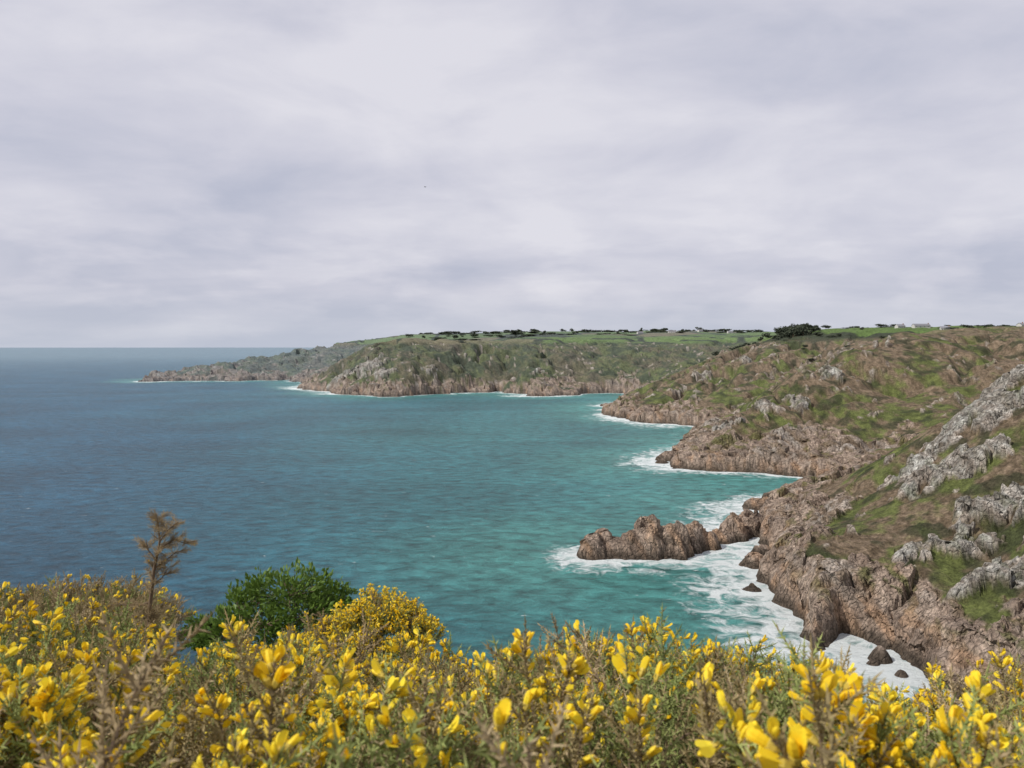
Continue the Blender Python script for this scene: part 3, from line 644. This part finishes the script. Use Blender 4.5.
# seagull
gm=plain('gull_plumage',(.12,.12,.13)); mb=MB()
gxp=W(425,187,170)
tube(mb,[(-.25,0,0),(-.15,0,.01),(0,0,.02),(.13,0,.02),(.2,0,.04),(.26,0,.03)],[.01,.05,.075,.055,.035,.008],0,8)
for s in(-1,1):
    mb.add([(.08,s*.04,.03),(.12,s*.3,.14),(.02,s*.68,.08),(-.03,s*.3,.13),(-.08,s*.04,.03)],[(0,1,3,4),(1,2,3)],0)
mb.add([(-.2,.02,0),(-.2,-.02,0),(-.36,-.06,0),(-.36,.06,0)],[(0,1,2,3)],0)
g=mb.obj('seagull',[gm]); g.location=gxp; g.rotation_euler=(.25,0,.6)

# ---------------------------------------------------------------- light and sky
sd=Vector((-.80,-.34,.82)).normalized()
sun=bpy.data.lights.new('sun','SUN'); sun.energy=4.0; sun.angle=math.radians(1.); sun.color=(1,.95,.87)
so=bpy.data.objects.new('sun',sun); scene.collection.objects.link(so); so.rotation_euler=(-sd).to_track_quat('-Z','Y').to_euler()
w=bpy.data.worlds.new('World'); scene.world=w; w.use_nodes=True; nt=w.node_tree; L=nt.links.new
bg=nt.nodes['Background']; bg.inputs['Strength'].default_value=.1
sky=N(nt,'ShaderNodeTexSky',sky_type='NISHITA'); sky.sun_disc=False; sky.sun_elevation=math.asin(sd.z); sky.sun_rotation=math.atan2(sd.x,sd.y)
tc=N(nt,'ShaderNodeTexCoord'); sx=N(nt,'ShaderNodeSeparateXYZ'); L(tc.outputs['Generated'],sx.inputs[0])
def math_(op,a,b=None,c=None):
    n=N(nt,'ShaderNodeMath',operation=op)
    for i,v in enumerate((a,b,c)):
        if v is None: continue
        if isinstance(v,(int,float)): n.inputs[i].default_value=v
        else: L(v,n.inputs[i])
    return n.outputs[0]
zc=math_('MAXIMUM',sx.outputs['Z'],0.0); den=math_('ADD',zc,.13)
cxy=N(nt,'ShaderNodeCombineXYZ'); L(math_('DIVIDE',sx.outputs['X'],den),cxy.inputs[0]); L(math_('DIVIDE',sx.outputs['Y'],den),cxy.inputs[1]); L(math_('MULTIPLY',zc,2.),cxy.inputs[2])
mp=N(nt,'ShaderNodeMapping'); mp.inputs['Rotation'].default_value=(0,0,.2); mp.inputs['Scale'].default_value=(.7,1.2,1); mp.inputs['Location'].default_value=(3.1,1.7,0); L(cxy.outputs[0],mp.inputs['Vector'])
c1=N(nt,'ShaderNodeTexNoise'); c1.inputs['Scale'].default_value=.55; c1.inputs['Detail'].default_value=9; c1.inputs['Roughness'].default_value=.52; c1.inputs['Distortion'].default_value=.35; L(mp.outputs[0],c1.inputs['Vector'])
c2n=N(nt,'ShaderNodeTexNoise'); c2n.inputs['Scale'].default_value=5.; c2n.inputs['Detail'].default_value=9; c2n.inputs['Roughness'].default_value=.54; c2n.inputs['Distortion'].default_value=.3
mp2=N(nt,'ShaderNodeMapping'); mp2.inputs['Scale'].default_value=(1,1,2.6); mp2.inputs['Rotation'].default_value=(0,.12,0); L(tc.outputs['Generated'],mp2.inputs['Vector']); L(mp2.outputs[0],c2n.inputs['Vector'])
# small broken cumulus banked low over the land
c3n=N(nt,'ShaderNodeTexNoise'); c3n.inputs['Scale'].default_value=11.; c3n.inputs['Detail'].default_value=8; c3n.inputs['Roughness'].default_value=.5; c3n.inputs['Distortion'].default_value=.15
mp3=N(nt,'ShaderNodeMapping'); mp3.inputs['Scale'].default_value=(.8,.8,2.8); mp3.inputs['Location'].default_value=(2,5,1); L(tc.outputs['Generated'],mp3.inputs['Vector']); L(mp3.outputs[0],c3n.inputs['Vector'])
c3r=N(nt,'ShaderNodeMapRange'); c3r.inputs['From Min'].default_value=.48; c3r.inputs['From Max'].default_value=.62; L(c3n.outputs['Fac'],c3r.inputs['Value'])
lowb=N(nt,'ShaderNodeMapRange'); lowb.inputs['From Min'].default_value=.22; lowb.inputs['From Max'].default_value=.10; lowb.inputs['To Max'].default_value=.28; L(zc,lowb.inputs['Value'])
s1=math_('MULTIPLY_ADD',c2n.outputs['Fac'],.5,math_('MULTIPLY',c1.outputs['Fac'],.6))
ra=N(nt,'ShaderNodeMapRange'); ra.inputs['From Min'].default_value=.40; ra.inputs['From Max'].default_value=.70; L(s1,ra.inputs['Value'])
grad=N(nt,'ShaderNodeMapRange'); grad.inputs['From Min'].default_value=.05; grad.inputs['From Max'].default_value=.45; grad.inputs['To Min'].default_value=-.14; grad.inputs['To Max'].default_value=.2; L(sx.outputs['Z'],grad.inputs['Value'])
fac=math_('ADD',math_('ADD',ra.outputs[0],grad.outputs[0]),math_('MULTIPLY',c3r.outputs[0],lowb.outputs[0]))
cr=N(nt,'ShaderNodeValToRGB'); e=cr.color_ramp.elements; e[0].position=0; e[0].color=(.50,.52,.63,1); e[1].position=1; e[1].color=(.755,.745,.81,1); m_=e.new(.5); m_.color=(.63,.63,.72,1)
L(fac,cr.inputs[0])
hzf=N(nt,'ShaderNodeMapRange'); hzf.inputs['From Min'].default_value=.07; hzf.inputs['From Max'].default_value=0.; hzf.inputs['To Max'].default_value=.65; L(zc,hzf.inputs['Value'])
hm=N(nt,'ShaderNodeMixRGB'); L(hzf.outputs[0],hm.inputs[0]); L(cr.outputs[0],hm.inputs[1]); hm.inputs[2].default_value=(.53,.58,.68,1)
scl=N(nt,'ShaderNodeVectorMath',operation='SCALE'); L(hm.outputs[0],scl.inputs[0]); scl.inputs['Scale'].default_value=10.
mix=N(nt,'ShaderNodeMixRGB'); mix.inputs[0].default_value=.95; L(sky.outputs[0],mix.inputs[1]); L(scl.outputs[0],mix.inputs[2]); L(mix.outputs[0],bg.inputs['Color'])

# ---------------------------------------------------------------- camera
cam=bpy.data.cameras.new('camera'); co_=bpy.data.objects.new('camera',cam); scene.collection.objects.link(co_)
co_.location=(0,0,HC); co_.rotation_euler=(math.radians(90),0,0)
cam.sensor_width=36; cam.lens=36*F/1024; cam.shift_y=-37/1024; cam.clip_start=.05; cam.clip_end=300000
cam.dof.use_dof=True; cam.dof.focus_distance=25; cam.dof.aperture_fstop=13
scene.camera=co_
scene.view_settings.view_transform='Standard'; scene.view_settings.look='None'; scene.view_settings.exposure=0
